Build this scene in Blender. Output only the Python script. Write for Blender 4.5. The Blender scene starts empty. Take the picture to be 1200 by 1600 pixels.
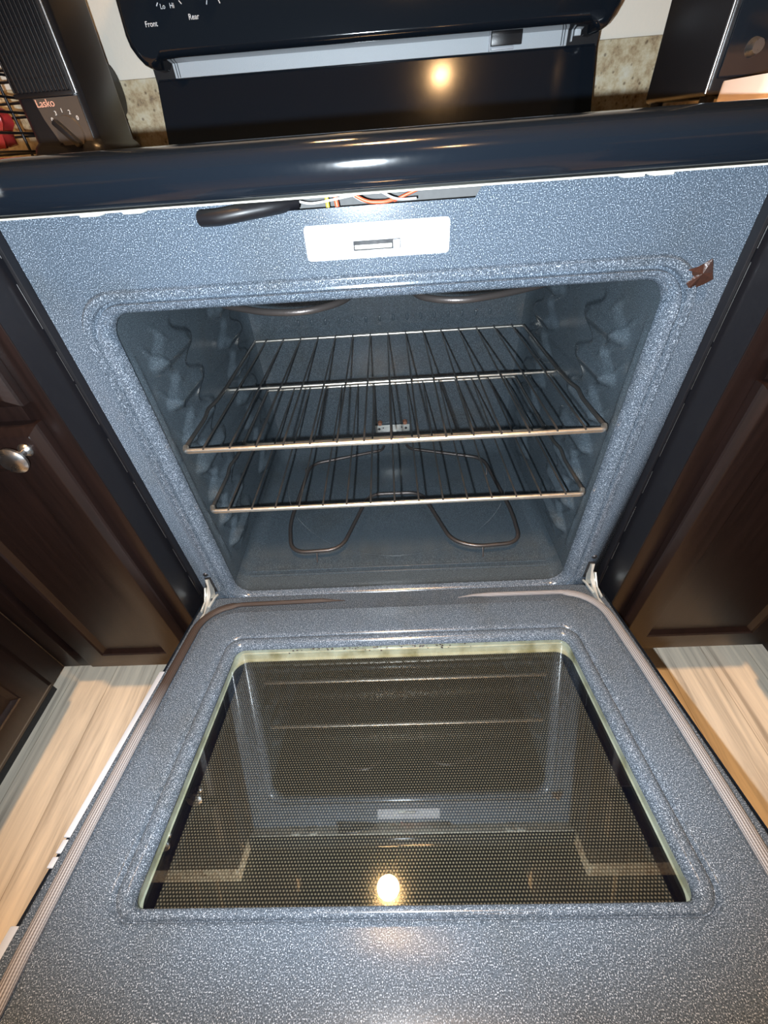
import bpy, bmesh, math, random
from mathutils import Vector, Matrix
random.seed(4)
PI = math.pi
SC = bpy.context.scene
COL = SC.collection

# ---------------------------------------------------------------- camera
cam_d = bpy.data.cameras.new('camera')
cam = bpy.data.objects.new('camera', cam_d); COL.objects.link(cam)
cam.location = (0.0082, -0.4964, 0.9041)
cam.rotation_euler = (0.8371, 0.0576, -0.005)
cam_d.sensor_fit = 'VERTICAL'; cam_d.sensor_height = 36.0
cam_d.lens = 642.4 / 1600 * 36.0
cam_d.clip_start = 0.01
SC.camera = cam

# ---------------------------------------------------------------- world, exposure
w = bpy.data.worlds.new('night_room'); SC.world = w; w.use_nodes = True
w.node_tree.nodes['Background'].inputs[0].default_value = (0.75, 0.85, 1.0, 1)
w.node_tree.nodes['Background'].inputs[1].default_value = 0.08
SC.view_settings.view_transform = 'Standard'
SC.view_settings.look = 'None'
SC.view_settings.exposure = 0.0
SC.view_settings.gamma = 1.0
SC.view_settings.use_curve_mapping = False

# ---------------------------------------------------------------- the phone's flash, beside the lens
fl = bpy.data.lights.new('phone_flash', 'SPOT')
fl.energy = 42.0; fl.color = (0.82, 0.92, 1.0); fl.shadow_soft_size = 0.005
fl.spot_size = math.radians(136); fl.spot_blend = 0.5
flo = bpy.data.objects.new('phone_flash', fl); COL.objects.link(flo)
flo.location = (-0.027, -0.497, 0.883); flo.rotation_euler = (math.radians(56), 0, 0)

CEILING_W = 500.0      # emission of the ceiling lamps
HOOD_W = 140.0         # emission of the hood lamp

# ================================================================ materials
def newmat(name):
    m = bpy.data.materials.new(name); m.use_nodes = True
    nt = m.node_tree; b = nt.nodes['Principled BSDF']
    return m, nt, b
def mat(name, col, rough=0.5, metal=0.0, coat=0.0, spec=0.5, bump=0, bscale=200, alpha=None):
    m, nt, b = newmat(name)
    b.inputs['Base Color'].default_value = (*col, 1)
    b.inputs['Roughness'].default_value = rough
    b.inputs['Metallic'].default_value = metal
    b.inputs['Coat Weight'].default_value = coat
    b.inputs['Coat Roughness'].default_value = 0.08
    b.inputs['Specular IOR Level'].default_value = spec
    tc = nt.nodes.new('ShaderNodeTexCoord')
    n = nt.nodes.new('ShaderNodeTexNoise'); n.inputs['Scale'].default_value = bscale; n.inputs['Detail'].default_value = 3
    nt.links.new(tc.outputs['Object'], n.inputs['Vector'])
    mr = nt.nodes.new('ShaderNodeMapRange')
    mr.inputs['To Min'].default_value = max(0, rough*0.85); mr.inputs['To Max'].default_value = min(1, rough*1.2)
    nt.links.new(n.outputs['Fac'], mr.inputs['Value']); nt.links.new(mr.outputs[0], b.inputs['Roughness'])
    if bump:
        bp = nt.nodes.new('ShaderNodeBump'); bp.inputs['Strength'].default_value = bump; bp.inputs['Distance'].default_value = 0.001
        nt.links.new(n.outputs['Fac'], bp.inputs['Height']); nt.links.new(bp.outputs[0], b.inputs['Normal'])
    return m
def emit(name, col, s):
    m, nt, b = newmat(name)
    b.inputs['Base Color'].default_value = (0.9, 0.85, 0.75, 1)
    b.inputs['Emission Color'].default_value = (*col, 1); b.inputs['Emission Strength'].default_value = s
    return m
def ramp(nt, stops, interp='LINEAR'):
    r = nt.nodes.new('ShaderNodeValToRGB'); r.color_ramp.interpolation = interp
    e = r.color_ramp.elements
    e[0].position, e[0].color = stops[0][0], (*stops[0][1], 1)
    e[1].position, e[1].color = stops[-1][0], (*stops[-1][1], 1)
    for p, c in stops[1:-1]:
        x = e.new(p); x.color = (*c, 1)
    return r
def mixc(nt, fac, a, b, mode='MIX'):
    m = nt.nodes.new('ShaderNodeMix'); m.data_type = 'RGBA'; m.blend_type = mode
    for s, v in ((0, fac), (6, a), (7, b)):
        if isinstance(v, (float, int)): m.inputs[s].default_value = v
        elif isinstance(v, tuple): m.inputs[s].default_value = (*v, 1)
        else: nt.links.new(v, m.inputs[s])
    return m.outputs[2]

def enamel(name, dark, mid, light, rough=0.3, scale=560, stain=0.0, spec=0.5):
    m, nt, b = newmat(name)
    tc = nt.nodes.new('ShaderNodeTexCoord')
    n = nt.nodes.new('ShaderNodeTexNoise'); n.inputs['Scale'].default_value = scale; n.inputs['Detail'].default_value = 1.0
    nt.links.new(tc.outputs['Object'], n.inputs['Vector'])
    r = ramp(nt, [(0.40, dark), (0.52, mid), (0.60, mid), (0.68, light)])
    nt.links.new(n.outputs['Fac'], r.inputs[0])
    col = r.outputs[0]
    if stain:
        n2 = nt.nodes.new('ShaderNodeTexNoise'); n2.inputs['Scale'].default_value = 9; n2.inputs['Detail'].default_value = 4
        nt.links.new(tc.outputs['Object'], n2.inputs['Vector'])
        r2 = ramp(nt, [(0.52, (1, 1, 1)), (0.75, (0.82, 0.72, 0.6))]); nt.links.new(n2.outputs['Fac'], r2.inputs[0])
        col = mixc(nt, stain, col, r2.outputs[0], 'MULTIPLY')
    nt.links.new(col, b.inputs['Base Color'])
    b.inputs['Roughness'].default_value = rough
    b.inputs['Specular IOR Level'].default_value = spec
    n3 = nt.nodes.new('ShaderNodeTexNoise'); n3.inputs['Scale'].default_value = 350
    nt.links.new(tc.outputs['Object'], n3.inputs['Vector'])
    bp = nt.nodes.new('ShaderNodeBump'); bp.inputs['Strength'].default_value = 0.06; bp.inputs['Distance'].default_value = 0.001
    nt.links.new(n3.outputs['Fac'], bp.inputs['Height']); nt.links.new(bp.outputs[0], b.inputs['Normal'])
    return m

M = {}
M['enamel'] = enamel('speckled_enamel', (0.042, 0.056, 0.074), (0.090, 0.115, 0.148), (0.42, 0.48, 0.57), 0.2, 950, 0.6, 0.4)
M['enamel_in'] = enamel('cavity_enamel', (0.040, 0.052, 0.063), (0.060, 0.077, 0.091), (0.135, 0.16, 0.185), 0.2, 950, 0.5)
M['black'] = mat('black_gloss_enamel', (0.006, 0.009, 0.014), 0.10, coat=0.2)
M['black_satin'] = mat('black_satin', (0.005, 0.005, 0.007), 0.42)
M['black_plastic'] = mat('black_plastic', (0.010, 0.010, 0.012), 0.3, bump=0.1, bscale=900)
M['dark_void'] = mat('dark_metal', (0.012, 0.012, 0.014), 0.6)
M['chrome'] = mat('rack_chrome', (1.0, 0.94, 0.84), 0.36, metal=1.0)
M['wire'] = mat('rack_wire_steel', (0.13, 0.125, 0.12), 0.38, metal=0.8)
M['element'] = mat('heating_element', (0.11, 0.095, 0.09), 0.38, metal=0.7, bump=0.2, bscale=500)
M['zinc'] = mat('zinc_steel', (0.75, 0.75, 0.70), 0.35, metal=0.6, bump=0.4, bscale=120)
M['steel'] = mat('steel', (0.6, 0.6, 0.6), 0.28, metal=1.0)
M['screw'] = mat('dark_screw', (0.05, 0.05, 0.055), 0.35, metal=0.6)
M['label'] = mat('white_label', (0.46, 0.46, 0.48), 0.5)
M['label_ink'] = mat('grey_ink', (0.27, 0.27, 0.31), 0.6)
M['cream_edge'] = mat('cream_edge', (0.72, 0.70, 0.60), 0.45)
M['grey_strip'] = mat('grey_strip', (0.50, 0.54, 0.58), 0.45, bump=0.5, bscale=900)
M['channel'] = mat('galvanised_grey', (0.10, 0.10, 0.10), 0.7)
M['edge_white'] = mat('edge_white', (0.46, 0.48, 0.52), 0.4)
M['ink'] = mat('white_print', (0.65, 0.68, 0.72), 0.5)
M['copper_ink'] = mat('copper_print', (0.75, 0.42, 0.33), 0.45)
M['wall'] = mat('beige_paint', (0.88, 0.81, 0.70), 0.75, bump=0.3, bscale=160)
M['ceiling'] = mat('white_paint', (0.75, 0.74, 0.7), 0.8)
M['red'] = mat('red_wrap', (0.35, 0.03, 0.03), 0.25)
M['red_wire'] = mat('red_wire', (0.85, 0.12, 0.05), 0.4)
M['yellow_wire'] = mat('yellow_wire', (0.85, 0.62, 0.06), 0.4)
M['white_wire'] = mat('white_wire', (0.8, 0.8, 0.78), 0.4)
M['tape'] = mat('brown_tape', (0.040, 0.017, 0.012), 0.3, bump=0.6, bscale=250)
M['board'] = mat('pale_pink_plastic', (0.78, 0.60, 0.50), 0.45)
M['fan_panel'] = mat('bronze_panel', (0.10, 0.085, 0.075), 0.32, metal=0.3)
M['copper'] = mat('rusty_copper', (0.35, 0.16, 0.10), 0.5, metal=0.5)
M['lamp_warm'] = emit('warm_lamp', (1.0, 0.58, 0.26), CEILING_W)
M['lamp_hood'] = emit('hood_lamp', (1.0, 0.60, 0.26), HOOD_W)

# cabinets: espresso stained wood
def espresso():
    m, nt, b = newmat('espresso_wood')
    tc = nt.nodes.new('ShaderNodeTexCoord')
    mp = nt.nodes.new('ShaderNodeMapping'); mp.inputs['Scale'].default_value = (60, 60, 3)
    nt.links.new(tc.outputs['Object'], mp.inputs[0])
    n = nt.nodes.new('ShaderNodeTexNoise'); n.inputs['Scale'].default_value = 2; n.inputs['Detail'].default_value = 6
    nt.links.new(mp.outputs[0], n.inputs['Vector'])
    r = ramp(nt, [(0.3, (0.0062, 0.0030, 0.0026)), (0.7, (0.0125, 0.0060, 0.0050))])
    nt.links.new(n.outputs['Fac'], r.inputs[0]); nt.links.new(r.outputs[0], b.inputs['Base Color'])
    b.inputs['Roughness'].default_value = 0.36
    n2 = nt.nodes.new('ShaderNodeTexNoise'); n2.inputs['Scale'].default_value = 260
    nt.links.new(tc.outputs['Object'], n2.inputs['Vector'])
    bp = nt.nodes.new('ShaderNodeBump'); bp.inputs['Strength'].default_value = 0.12; bp.inputs['Distance'].default_value = 0.001
    nt.links.new(n2.outputs['Fac'], bp.inputs['Height']); nt.links.new(bp.outputs[0], b.inputs['Normal'])
    return m
M['espresso'] = espresso()

def granite():
    m, nt, b = newmat('beige_granite')
    tc = nt.nodes.new('ShaderNodeTexCoord')
    n = nt.nodes.new('ShaderNodeTexNoise'); n.inputs['Scale'].default_value = 42; n.inputs['Detail'].default_value = 8; n.inputs['Roughness'].default_value = 0.7
    nt.links.new(tc.outputs['Object'], n.inputs['Vector'])
    r = ramp(nt, [(0.30, (0.12, 0.09, 0.07)), (0.42, (0.44, 0.33, 0.2)), (0.55, (0.62, 0.53, 0.36)), (0.7, (0.7, 0.66, 0.54))])
    nt.links.new(n.outputs['Fac'], r.inputs[0])
    v = nt.nodes.new('ShaderNodeTexVoronoi'); v.inputs['Scale'].default_value = 75
    nt.links.new(tc.outputs['Object'], v.inputs['Vector'])
    r2 = ramp(nt, [(0.10, (0.25, 0.2, 0.19)), (0.22, (1, 1, 1))]); nt.links.new(v.outputs['Distance'], r2.inputs[0])
    nt.links.new(mixc(nt, 0.75, r.outputs[0], r2.outputs[0], 'MULTIPLY'), b.inputs['Base Color'])
    b.inputs['Roughness'].default_value = 0.25
    return m
M['granite'] = granite()

def planks():
    m, nt, b = newmat('vinyl_planks')
    tc = nt.nodes.new('ShaderNodeTexCoord')
    sp = nt.nodes.new('ShaderNodeSeparateXYZ'); nt.links.new(tc.outputs['Object'], sp.inputs[0])
    cb = nt.nodes.new('ShaderNodeCombineXYZ'); nt.links.new(sp.outputs['Y'], cb.inputs['X']); nt.links.new(sp.outputs['X'], cb.inputs['Y'])
    br = nt.nodes.new('ShaderNodeTexBrick')
    br.offset = 0.37
    br.inputs['Scale'].default_value = 1; br.inputs['Brick Width'].default_value = 1.2; br.inputs['Row Height'].default_value = 0.098
    br.inputs['Mortar Size'].default_value = 0.0007; br.inputs['Mortar Smooth'].default_value = 0.1
    br.inputs['Color1'].default_value = (0.86, 0.76, 0.62, 1); br.inputs['Color2'].default_value = (0.72, 0.65, 0.54, 1)
    br.inputs['Mortar'].default_value = (0.42, 0.34, 0.25, 1)
    nt.links.new(cb.outputs[0], br.inputs['Vector'])
    mp = nt.nodes.new('ShaderNodeMapping'); mp.inputs['Scale'].default_value = (26, 1.7, 1)
    nt.links.new(tc.outputs['Object'], mp.inputs[0])
    n = nt.nodes.new('ShaderNodeTexNoise'); n.inputs['Scale'].default_value = 1.6; n.inputs['Detail'].default_value = 9; n.inputs['Roughness'].default_value = 0.62; n.inputs['Distortion'].default_value = 0.6
    nt.links.new(mp.outputs[0], n.inputs['Vector'])
    r = ramp(nt, [(0.30, (0.42, 0.39, 0.37)), (0.46, (0.84, 0.82, 0.80)), (0.6, (1.05, 1.02, 0.98)), (0.8, (1.2, 1.12, 1.0))])
    nt.links.new(n.outputs['Fac'], r.inputs[0])
    c = mixc(nt, 0.9, br.outputs['Color'], r.outputs[0], 'MULTIPLY')
    # knots
    mk = nt.nodes.new('ShaderNodeMapping'); mk.inputs['Scale'].default_value = (7, 3.4, 1); mk.inputs['Location'].default_value = (0.35, 0.2, 0)
    nt.links.new(tc.outputs['Object'], mk.inputs[0])
    v = nt.nodes.new('ShaderNodeTexVoronoi'); v.inputs['Scale'].default_value = 1.0; v.inputs['Randomness'].default_value = 1
    nt.links.new(mk.outputs[0], v.inputs['Vector'])
    rk = ramp(nt, [(0.03, (0.30, 0.22, 0.16)), (0.10, (1, 1, 1))]); nt.links.new(v.outputs['Distance'], rk.inputs[0])
    c = mixc(nt, 0.8, c, rk.outputs[0], 'MULTIPLY')
    nt.links.new(c, b.inputs['Base Color'])
    b.inputs['Roughness'].default_value = 0.42
    return m
M['planks'] = planks()

def glass(name, tint, ior=1.6, rough=0.0):
    m = bpy.data.materials.new(name); m.use_nodes = True; nt = m.node_tree
    nt.nodes.clear()
    o = nt.nodes.new('ShaderNodeOutputMaterial'); mx = nt.nodes.new('ShaderNodeMixShader')
    t = nt.nodes.new('ShaderNodeBsdfTransparent'); t.inputs[0].default_value = (*tint, 1)
    g = nt.nodes.new('ShaderNodeBsdfGlossy'); g.inputs['Roughness'].default_value = rough; g.inputs[0].default_value = (1, 1, 1, 1)
    lw = nt.nodes.new('ShaderNodeLayerWeight'); lw.inputs['Blend'].default_value = 0.5
    pw = nt.nodes.new('ShaderNodeMath'); pw.operation = 'POWER'; pw.inputs[1].default_value = 4.0
    f = nt.nodes.new('ShaderNodeMath'); f.operation = 'MULTIPLY_ADD'; f.inputs[1].default_value = 1-ior; f.inputs[2].default_value = ior
    nt.links.new(lw.outputs['Facing'], pw.inputs[0]); nt.links.new(pw.outputs[0], f.inputs[0])
    nt.links.new(f.outputs[0], mx.inputs[0]); nt.links.new(t.outputs[0], mx.inputs[1]); nt.links.new(g.outputs[0], mx.inputs[2])
    nt.links.new(mx.outputs[0], o.inputs[0])
    return m
M['glass'] = glass('window_glass', (0.95, 0.96, 0.95), 0.085)

def screen_mat():
    # dark screen with a lattice of small holes drawn as dots, inside a plain black border
    m, nt, b = newmat('dotted_glass')
    tc = nt.nodes.new('ShaderNodeTexCoord')
    sp = nt.nodes.new('ShaderNodeSeparateXYZ'); nt.links.new(tc.outputs['Object'], sp.inputs[0])
    def math_(op, a, b_=None, c_=None):
        n = nt.nodes.new('ShaderNodeMath'); n.operation = op
        for i, v in enumerate((a, b_, c_)):
            if v is None: continue
            if isinstance(v, (int, float)): n.inputs[i].default_value = v
            else: nt.links.new(v, n.inputs[i])
        return n.outputs[0]
    P = 0.0036
    gy = math_('MULTIPLY', sp.outputs['Y'], 1/(P*0.86))
    row = math_('FLOOR', gy); odd = math_('MULTIPLY', math_('MODULO', math_('ABSOLUTE', row), 2.0), 0.5)
    gx = math_('ADD', math_('MULTIPLY', sp.outputs['X'], 1/P), odd)
    fx = math_('SUBTRACT', math_('FRACT', gx), 0.5); fy = math_('SUBTRACT', math_('FRACT', gy), 0.5)
    d = math_('SQRT', math_('ADD', math_('MULTIPLY', fx, fx), math_('MULTIPLY', fy, fy)))
    mr = nt.nodes.new('ShaderNodeMapRange'); mr.inputs['From Min'].default_value = 0.20; mr.inputs['From Max'].default_value = 0.34
    mr.inputs['To Min'].default_value = 1; mr.inputs['To Max'].default_value = 0; nt.links.new(d, mr.inputs['Value'])
    inb = math_('LESS_THAN', math_('ABSOLUTE', sp.outputs['X']), 0.2645)
    c = mixc(nt, mr.outputs[0], (0.015, 0.015, 0.014), (0.13, 0.110, 0.082))  # dot colour stands in for the warm-lit floor seen through the holes
    c = mixc(nt, inb, (0.003, 0.0035, 0.007), c)
    nt.links.new(c, b.inputs['Base Color'])
    b.inputs['Roughness'].default_value = 0.10
    b.inputs['Specular IOR Level'].default_value = 0.7
    return m
M['screen'] = screen_mat()

def fibre_edge():
    m, nt, b = newmat('yellowed_edge')
    tc = nt.nodes.new('ShaderNodeTexCoord')
    n = nt.nodes.new('ShaderNodeTexNoise'); n.inputs['Scale'].default_value = 30; n.inputs['Detail'].default_value = 6
    nt.links.new(tc.outputs['Object'], n.inputs['Vector'])
    r = ramp(nt, [(0.3, (0.22, 0.20, 0.10)), (0.5, (0.42, 0.41, 0.30)), (0.7, (0.52, 0.53, 0.43))])
    nt.links.new(n.outputs['Fac'], r.inputs[0]); nt.links.new(r.outputs[0], b.inputs['Base Color'])
    b.inputs['Roughness'].default_value = 0.5
    return m
M['fibre'] = fibre_edge()

def gasket_mat():
    m, nt, b = newmat('woven_gasket')
    uv = nt.nodes.new('ShaderNodeUVMap')
    sp = nt.nodes.new('ShaderNodeSeparateXYZ'); nt.links.new(uv.outputs[0], sp.inputs[0])
    w1 = nt.nodes.new('ShaderNodeMath'); w1.operation = 'MULTIPLY'; w1.inputs[1].default_value = 32*PI; nt.links.new(sp.outputs['X'], w1.inputs[0])
    s1 = nt.nodes.new('ShaderNodeMath'); s1.operation = 'SINE'; nt.links.new(w1.outputs[0], s1.inputs[0])
    w2 = nt.nodes.new('ShaderNodeMath'); w2.operation = 'MULTIPLY'; w2.inputs[1].default_value = 2600; nt.links.new(sp.outputs['Y'], w2.inputs[0])
    s2 = nt.nodes.new('ShaderNodeMath'); s2.operation = 'SINE'; nt.links.new(w2.outputs[0], s2.inputs[0])
    ad = nt.nodes.new('ShaderNodeMath'); ad.operation = 'MULTIPLY_ADD'; ad.inputs[1].default_value = 0.18
    nt.links.new(s2.outputs[0], ad.inputs[0]); nt.links.new(s1.outputs[0], ad.inputs[2])
    r = ramp(nt, [(0.15, (0.10, 0.09, 0.09)), (0.85, (0.37, 0.36, 0.37))])
    mr = nt.nodes.new('ShaderNodeMapRange'); mr.inputs['From Min'].default_value = -1.3; mr.inputs['From Max'].default_value = 1.3
    nt.links.new(ad.outputs[0], mr.inputs['Value']); nt.links.new(mr.outputs[0], r.inputs[0])
    # grease-browned stretch: x < 0 and close to the hinges
    tc = nt.nodes.new('ShaderNodeTexCoord'); so = nt.nodes.new('ShaderNodeSeparateXYZ'); nt.links.new(tc.outputs['Object'], so.inputs[0])
    n = nt.nodes.new('ShaderNodeTexNoise'); n.inputs['Scale'].default_value = 12; nt.links.new(tc.outputs['Object'], n.inputs['Vector'])
    a = nt.nodes.new('ShaderNodeMath'); a.operation = 'MULTIPLY_ADD'; a.inputs[1].default_value = 0.05; nt.links.new(n.outputs['Fac'], a.inputs[0]); nt.links.new(so.outputs['Y'], a.inputs[2])
    m1 = nt.nodes.new('ShaderNodeMapRange'); m1.inputs['From Min'].default_value = -0.27; m1.inputs['From Max'].default_value = -0.18; nt.links.new(a.outputs[0], m1.inputs['Value'])
    m2 = nt.nodes.new('ShaderNodeMath'); m2.operation = 'LESS_THAN'; m2.inputs[1].default_value = 0.0; nt.links.new(so.outputs['X'], m2.inputs[0])
    m3 = nt.nodes.new('ShaderNodeMath'); m3.operation = 'MULTIPLY'; nt.links.new(m1.outputs[0], m3.inputs[0]); nt.links.new(m2.outputs[0], m3.inputs[1])
    c = mixc(nt, m3.outputs[0], r.outputs[0], (0.045, 0.03, 0.024))
    nt.links.new(c, b.inputs['Base Color']); b.inputs['Roughness'].default_value = 0.55
    bp = nt.nodes.new('ShaderNodeBump'); bp.inputs['Strength'].default_value = 0.5; bp.inputs['Distance'].default_value = 0.001
    nt.links.new(mr.outputs[0], bp.inputs['Height']); nt.links.new(bp.outputs[0], b.inputs['Normal'])
    return m
M['gasket'] = gasket_mat()

# ================================================================ helpers
def link(name, bm, m, parent=None, smooth=True, mats=None, auto=None):
    me = bpy.data.meshes.new(name)
    bmesh.ops.recalc_face_normals(bm, faces=bm.faces)
    bm.to_mesh(me); bm.free()
    o = bpy.data.objects.new(name, me); COL.objects.link(o)
    for x in (mats or [m]): me.materials.append(x)
    if smooth:
        for p in me.polygons: p.use_smooth = True
        me.set_sharp_from_angle(angle=math.radians(auto if auto else 38))
    if parent is not None: o.parent = parent
    return o
def empty(name, loc=(0, 0, 0), rot=(0, 0, 0)):
    o = bpy.data.objects.new(name, None); COL.objects.link(o); o.location = loc; o.rotation_euler = rot
    o.empty_display_size = 0.05
    return o
def tag(o, label, cat, group=None, kind=None):
    o['label'] = label; o['category'] = cat
    if group: o['group'] = group
    if kind: o['kind'] = kind
    return o
def box(bm, x0, x1, y0, y1, z0, z1, bev=0.0, seg=2, mi=0):
    n0 = set(bm.faces)
    r = bmesh.ops.create_cube(bm, size=1)
    vs = r['verts']
    for v in vs:
        v.co = Vector(((x0+x1)/2 + v.co.x*(x1-x0), (y0+y1)/2 + v.co.y*(y1-y0), (z0+z1)/2 + v.co.z*(z1-z0)))
    if bev:
        es = list({e for v in vs for e in v.link_edges})
        bmesh.ops.bevel(bm, geom=es, offset=bev, segments=seg, profile=0.5, affect='EDGES')
    for f in bm.faces:
        if f not in n0: f.material_index = mi
def bx(name, x0, x1, y0, y1, z0, z1, m, parent=None, bev=0.001, seg=2):
    bm = bmesh.new(); box(bm, x0, x1, y0, y1, z0, z1, bev, seg)
    return link(name, bm, m, parent)
def cyl(bm, p, axis, r, h, seg=24, r2=None):
    ax = Vector(axis).normalized(); q = ax.to_track_quat('Z', 'Y')
    mt = Matrix.Translation(Vector(p)) @ q.to_matrix().to_4x4() @ Matrix.Translation((0, 0, h/2))
    bmesh.ops.create_cone(bm, cap_ends=True, segments=seg, radius1=r, radius2=r if r2 is None else r2, depth=h, matrix=mt)
def round_path(pts, r, n=6):
    """polyline with filleted corners"""
    P = [Vector(p) for p in pts]; out = [P[0]]
    for i in range(1, len(P)-1):
        a, b, c = P[i-1], P[i], P[i+1]
        rr = min(r, (a-b).length*0.48, (c-b).length*0.48)
        s, e = b+(a-b).normalized()*rr, b+(c-b).normalized()*rr
        for k in range(n+1):
            t = k/n
            out.append(s*(1-t)**2 + b*2*t*(1-t) + e*t*t)
    out.append(P[-1])
    return out
def tube(bm, path, r, seg=10, closed=False, squash=None, cap=True, uv=False):
    P = [Vector(p) for p in path]; n = len(P)
    T = []
    for i in range(n):
        a = P[(i-1) % n] if (closed or i > 0) else P[i]
        b = P[(i+1) % n] if (closed or i < n-1) else P[i]
        T.append((b-a).normalized())
    up = Vector((0, 0, 1)) if abs(T[0].z) < 0.9 else Vector((1, 0, 0))
    N = (up - T[0]*up.dot(T[0])).normalized()
    rings = []; L = 0; Ls = []
    for i in range(n):
        if i: L += (P[i]-P[i-1]).length
        Ls.append(L)
        N = (N - T[i]*N.dot(T[i])).normalized(); B = T[i].cross(N)
        rn, rb = (r, r) if squash is None else squash
        rings.append([bm.verts.new(P[i] + N*math.cos(2*PI*k/seg)*rn + B*math.sin(2*PI*k/seg)*rb) for k in range(seg)])
    uvl = bm.loops.layers.uv.verify() if uv else None
    m = n if closed else n-1
    for i in range(m):
        A, B_ = rings[i], rings[(i+1) % n]
        for k in range(seg):
            f = bm.faces.new((A[k], A[(k+1) % seg], B_[(k+1) % seg], B_[k]))
            if uv:
                for lp, (u, v) in zip(f.loops, ((k, i), (k+1, i), (k+1, i+1), (k, i+1))):
                    lp[uvl].uv = (u/seg, Ls[min(v, n-1)])
    if cap and not closed:
        bm.faces.new(rings[0][::-1]); bm.faces.new(rings[-1])
def rod(name, path, r, m, parent, seg=10, closed=False, squash=None):
    bm = bmesh.new(); tube(bm, path, r, seg, closed, squash)
    return link(name, bm, m, parent, auto=60)
def rrect(x0, x1, z0, z1, r, n=8):
    """counter-clockwise rounded rectangle from the lower right corner; 4*(n+1) points"""
    out = []
    for cx, cz, a0 in ((x1-r, z0+r, -PI/2), (x1-r, z1-r, 0), (x0+r, z1-r, PI/2), (x0+r, z0+r, PI)):
        for k in range(n+1):
            a = a0 + PI/2*k/n
            out.append((cx+r*math.cos(a), cz+r*math.sin(a)))
    return out
def loft(bm, loops, cap0=False, cap1=False, mi=None):
    R = [[bm.verts.new(p) for p in L] for L in loops]
    n = len(R[0])
    for i in range(len(R)-1):
        for k in range(n):
            f = bm.faces.new((R[i][k], R[i][(k+1) % n], R[i+1][(k+1) % n], R[i+1][k]))
            if mi: f.material_index = mi[i]
    if cap0: bm.faces.new(R[0])
    if cap1: bm.faces.new(R[-1][::-1])
    return R
def text(name, s, size, m, parent, loc, rot, ext=0.0003, align='CENTER'):
    c = bpy.data.curves.new(name, 'FONT'); c.body = s; c.size = size; c.extrude = ext; c.align_x = align; c.align_y = 'CENTER'
    t = bpy.data.objects.new(name+'_src', c); COL.objects.link(t)
    dg = bpy.context.evaluated_depsgraph_get(); dg.update()
    me = bpy.data.meshes.new_from_object(t.evaluated_get(dg))
    bpy.data.objects.remove(t)
    o = bpy.data.objects.new(name, me); COL.objects.link(o); me.materials.clear(); me.materials.append(m)
    o.location = loc; o.rotation_euler = rot; o.parent = parent
    return o
def sstep(a, b, x):
    t = max(0, min(1, (x-a)/(b-a))) if b != a else float(x > a)
    return t*t*(3-2*t)

# ================================================================ the setting
bm = bmesh.new(); box(bm, -3.0, 3.0, -5.0, 0.75, -0.05, 0.0); o = link('floor', bm, M['planks'], smooth=False); tag(o, 'light wood-look plank floor', 'floor', kind='structure')
bm = bmesh.new(); box(bm, -3.0, 3.0, 0.62, 0.72, 0.0, 2.44); o = link('wall_back', bm, M['wall'], smooth=False); tag(o, 'beige painted wall behind the range', 'wall', kind='structure')
bm = bmesh.new(); box(bm, -3.0, 3.0, -5.0, 0.75, 2.44, 2.5); o = link('ceiling', bm, M['ceiling'], smooth=False); tag(o, 'white ceiling above the kitchen', 'ceiling', kind='structure')

# ================================================================ the range
HZ = 0.2589; TILT = 0.222
rng = empty('oven_range', (0, 0, 0))
tag(rng, 'black freestanding electric range with its oven door hanging open', 'oven')

# --- front frame: speckled enamel panel with a raised ring round the opening
def front_frame():
    bm = bmesh.new()
    HX, Z0, Z1 = 0.3205, 0.2480, 0.7765
    def loop(d, y, r): return [(x, y, z) for x, z in rrect(-HX-d, HX+d, Z0-d*0.8, Z1+d*0.85, r)]
    prof = [(-0.0022, 0.0125, .029), (-0.0018, 0.0075, .030), (0.0, 0.0025, .032), (0.0035, -0.0015, .035), (0.0085, -0.0040, .040),
            (0.0115, -0.0046, .043), (0.0128, 0.0010, .044), (0.0155, 0.0015, .045), (0.0172, -0.0040, .046), (0.0215, -0.0050, .049),
            (0.0255, -0.0044, .052), (0.0285, 0.0, .054)]
    loops = [loop(*p) for p in prof]
    # outer rectangle, same number of points
    n = 8; X, zb, zt = 0.3765, 0.195, 0.8590
    out = []
    for cx, cz in ((X, zb), (X, zt), (-X, zt), (-X, zb)):
        out += [(cx, 0.0, cz)]*(n+1)
    ring = loop(*prof[-1])
    R = loft(bm, loops)
    last = R[-1]
    c = [bm.verts.new(p) for p in ((X, 0, zb), (X, 0, zt), (-X, 0, zt), (-X, 0, zb))]
    for q in range(4):
        for k in range(n):
            bm.faces.new((last[q*(n+1)+k], last[q*(n+1)+k+1], c[q]))
        a = last[q*(n+1)+n]; b = last[(q*(n+1)+n+1) % len(last)]
        bm.faces.new((a, b, c[(q+1) % 4], c[q]))
    # strips either side of the top notch
    for x0, x1, s0, s1 in ((-X, -0.088, 0, 0.0), (0.096, X, 0.007, 0)):
        v = [bm.verts.new(p) for p in ((x0, 0, zt), (x1, 0, zt), (x1+s1, 0, 0.8695), (x0+s0, 0, 0.8695))]
        bm.faces.new(v)
    # folded edges of the sheet
    for sx in (-1, 1):
        v = [bm.verts.new(p) for p in ((sx*X, 0, zb), (sx*X, 0, .8695), (sx*X, 0.02, .8695), (sx*X, 0.02, zb))]
        bm.faces.new(v)
    v = [bm.verts.new(p) for p in ((-0.088, 0, zt), (0.096, 0, zt), (0.096, 0.012, zt-.002), (-0.088, 0.012, zt-.002))]; bm.faces.new(v)
    bmesh.ops.remove_doubles(bm, verts=bm.verts, dist=1e-5)
    o = link('front_frame', bm, M['enamel'], rng)
    for p in o.data.polygons:
        if all(o.data.vertices[i].co.z > .8589 for i in p.vertices): p.use_smooth = False
    return o
front_frame()

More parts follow.
